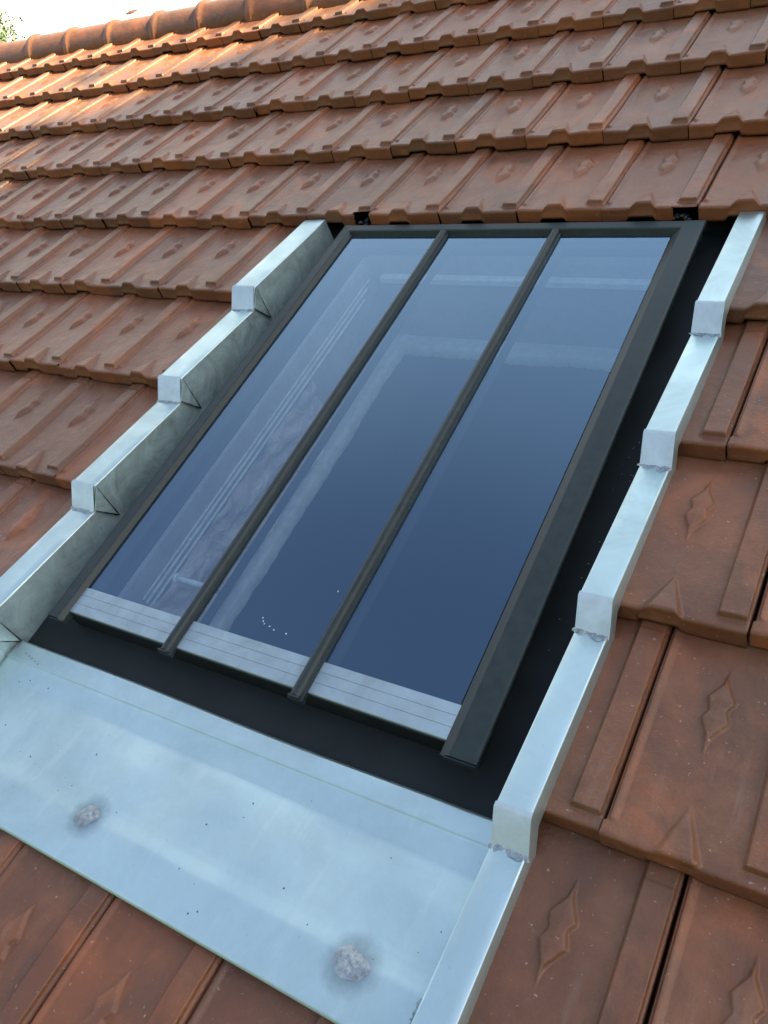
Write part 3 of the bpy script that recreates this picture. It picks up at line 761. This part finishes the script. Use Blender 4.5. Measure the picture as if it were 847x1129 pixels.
# ------------------------------------------------------------------ trees
def tree(name, base, height_, crown_c, crown_r, nclump, nleaf, leaf, seed, label, cat='tree', lobes=9):
    g = np.random.default_rng(seed); base = Vector(base); cc = Vector(crown_c)
    e = bpy.data.objects.new(name, None); col.objects.link(e); e.location = base; tag(e, label, cat)
    mb = MB()
    def limb(p, q, r0, r1, n=7, sides=8, wob=.1):
        p = Vector(p); q = Vector(q); L = (q - p).length; rings = []
        ax = (q - p).normalized(); u = ax.orthogonal().normalized(); v = ax.cross(u)
        ph = g.uniform(0, 6.28, 2)
        for i in range(n):
            f = i / (n - 1); c = p.lerp(q, f) + u * math.sin(f * 3.1 + ph[0]) * wob * L * f * (1 - f) * 2 + v * math.sin(f * 4 + ph[1]) * wob * L * f * (1 - f) * 2
            r = r0 + (r1 - r0) * f
            rings.append([tuple(c + (u * math.cos(a) + v * math.sin(a)) * r - base) for a in np.linspace(0, 2 * math.pi, sides + 1)[:-1]])
        mb.sweep(rings, closed=True, cap=True)
    fork = base.lerp(cc, .55); tr = height_ * .028
    limb(base, fork, tr * 1.5, tr, 9, 10, .05)
    cl = []
    LB = []
    while len(LB) < lobes:
        d = Vector(g.uniform(-1, 1, 3))
        if d.length < 1: LB.append(cc + Vector((d.x * crown_r[0], d.y * crown_r[1], d.z * crown_r[2])) * .78)
    for c in LB: limb(fork, c, tr * .6, tr * .12)
    for i in range(nclump):
        c = LB[i % lobes]
        d = Vector(g.normal(0, 1, 3)).normalized() * (g.uniform(.2, 1) ** .5)
        q = c + Vector((d.x * crown_r[0], d.y * crown_r[1], d.z * crown_r[2])) * .42
        cl.append(q)
        if i % 6 == 0: limb(c, q, tr * .12, tr * .03, 4, 5)
    tk = bpy.data.meshes.new('trunk'); tk.from_pydata(mb.v, [], mb.f); tk.materials.append(BARK)
    ot = bpy.data.objects.new('trunk', tk); col.objects.link(ot); ot.parent = e
    cr_ = crown_r[0] * .13 + .05
    C = np.repeat(np.array([tuple(c - base) for c in cl]), nleaf, 0) + g.normal(0, cr_, (nclump * nleaf, 3))
    N = len(C); a = g.normal(0, 1, (N, 3)); a /= np.linalg.norm(a, axis=1)[:, None]
    b = np.cross(a, g.normal(0, 1, (N, 3))); b /= np.linalg.norm(b, axis=1)[:, None]
    sz = leaf * g.uniform(.6, 1.3, (N, 1))
    V = np.stack([C - a * sz, C + b * sz * .45, C + a * sz, C - b * sz * .45], 1).reshape(-1, 3)
    cm = bpy.data.meshes.new('crown'); F = np.arange(N * 4)
    cm.vertices.add(N * 4); cm.vertices.foreach_set('co', V.astype(np.float32).ravel())
    cm.loops.add(N * 4); cm.loops.foreach_set('vertex_index', F.astype(np.int32))
    cm.polygons.add(N); cm.polygons.foreach_set('loop_start', np.arange(0, N * 4, 4, dtype=np.int32)); cm.polygons.foreach_set('loop_total', np.full(N, 4, np.int32))
    cm.materials.append(LEAF); cm.update(calc_edges=True)
    oc = bpy.data.objects.new('crown', cm); col.objects.link(oc); oc.parent = e
    return e
# the tree whose top shows over the far end of the ridge
tree('tree', (-22.7, 12.8, 0), 12.0, (-22.7, 12.8, 10.6), (1.35, 1.35, 1.35), 420, 60, .05, 21, 'green leafy treetop rising over the far end of the ridge', lobes=16)
# unseen tree added beside the gable to keep sun off most of the roof
k_ = (13.0 - (.05)) / sun_dir.x
tc_ = (ROOF @ Vector((.05, -.74, 0))) + sun_dir * k_
tree('tree', (13.4, tc_.y + .3, 0), tc_.z + 2, tuple(tc_), (2.5, 2.9, 2.3), 900, 60, .17, 8, 'tall unseen leafy tree added beside the gable to shade most of the roof', lobes=34)

# unseen belt of trees added below the eaves to darken reflections in the zinc
g = np.random.default_rng(77); C = []
for i in range(150):
    x = g.uniform(-34, 34); hgt = 5.2 + 1.6 * math.sin(x * .35) + g.uniform(-1, 1)
    c = np.array([x, -17 + g.normal(0, 1.0) + .012 * x * x, g.uniform(.3, hgt)]); C.append(c + g.normal(0, .75, (260, 3)))
C = np.concatenate(C); N = len(C); a = g.normal(0, 1, (N, 3)); a /= np.linalg.norm(a, axis=1)[:, None]
b = np.cross(a, g.normal(0, 1, (N, 3))); b /= np.linalg.norm(b, axis=1)[:, None]; sz = g.uniform(.14, .28, (N, 1))
V = np.stack([C - a * sz, C + b * sz * .6, C + a * sz, C - b * sz * .6], 1).reshape(-1, 3)
cm = bpy.data.meshes.new('added_tree_belt')
cm.vertices.add(N * 4); cm.vertices.foreach_set('co', V.astype(np.float32).ravel())
cm.loops.add(N * 4); cm.loops.foreach_set('vertex_index', np.arange(N * 4, dtype=np.int32))
cm.polygons.add(N); cm.polygons.foreach_set('loop_start', np.arange(0, N * 4, 4, dtype=np.int32)); cm.polygons.foreach_set('loop_total', np.full(N, 4, np.int32))
cm.materials.append(LEAF); cm.update(calc_edges=True)
tb = bpy.data.objects.new('added_tree_belt', cm); col.objects.link(tb); tag(tb, 'unseen belt of leafy trees added to darken the reflections in the zinc', 'tree belt', kind='stuff')
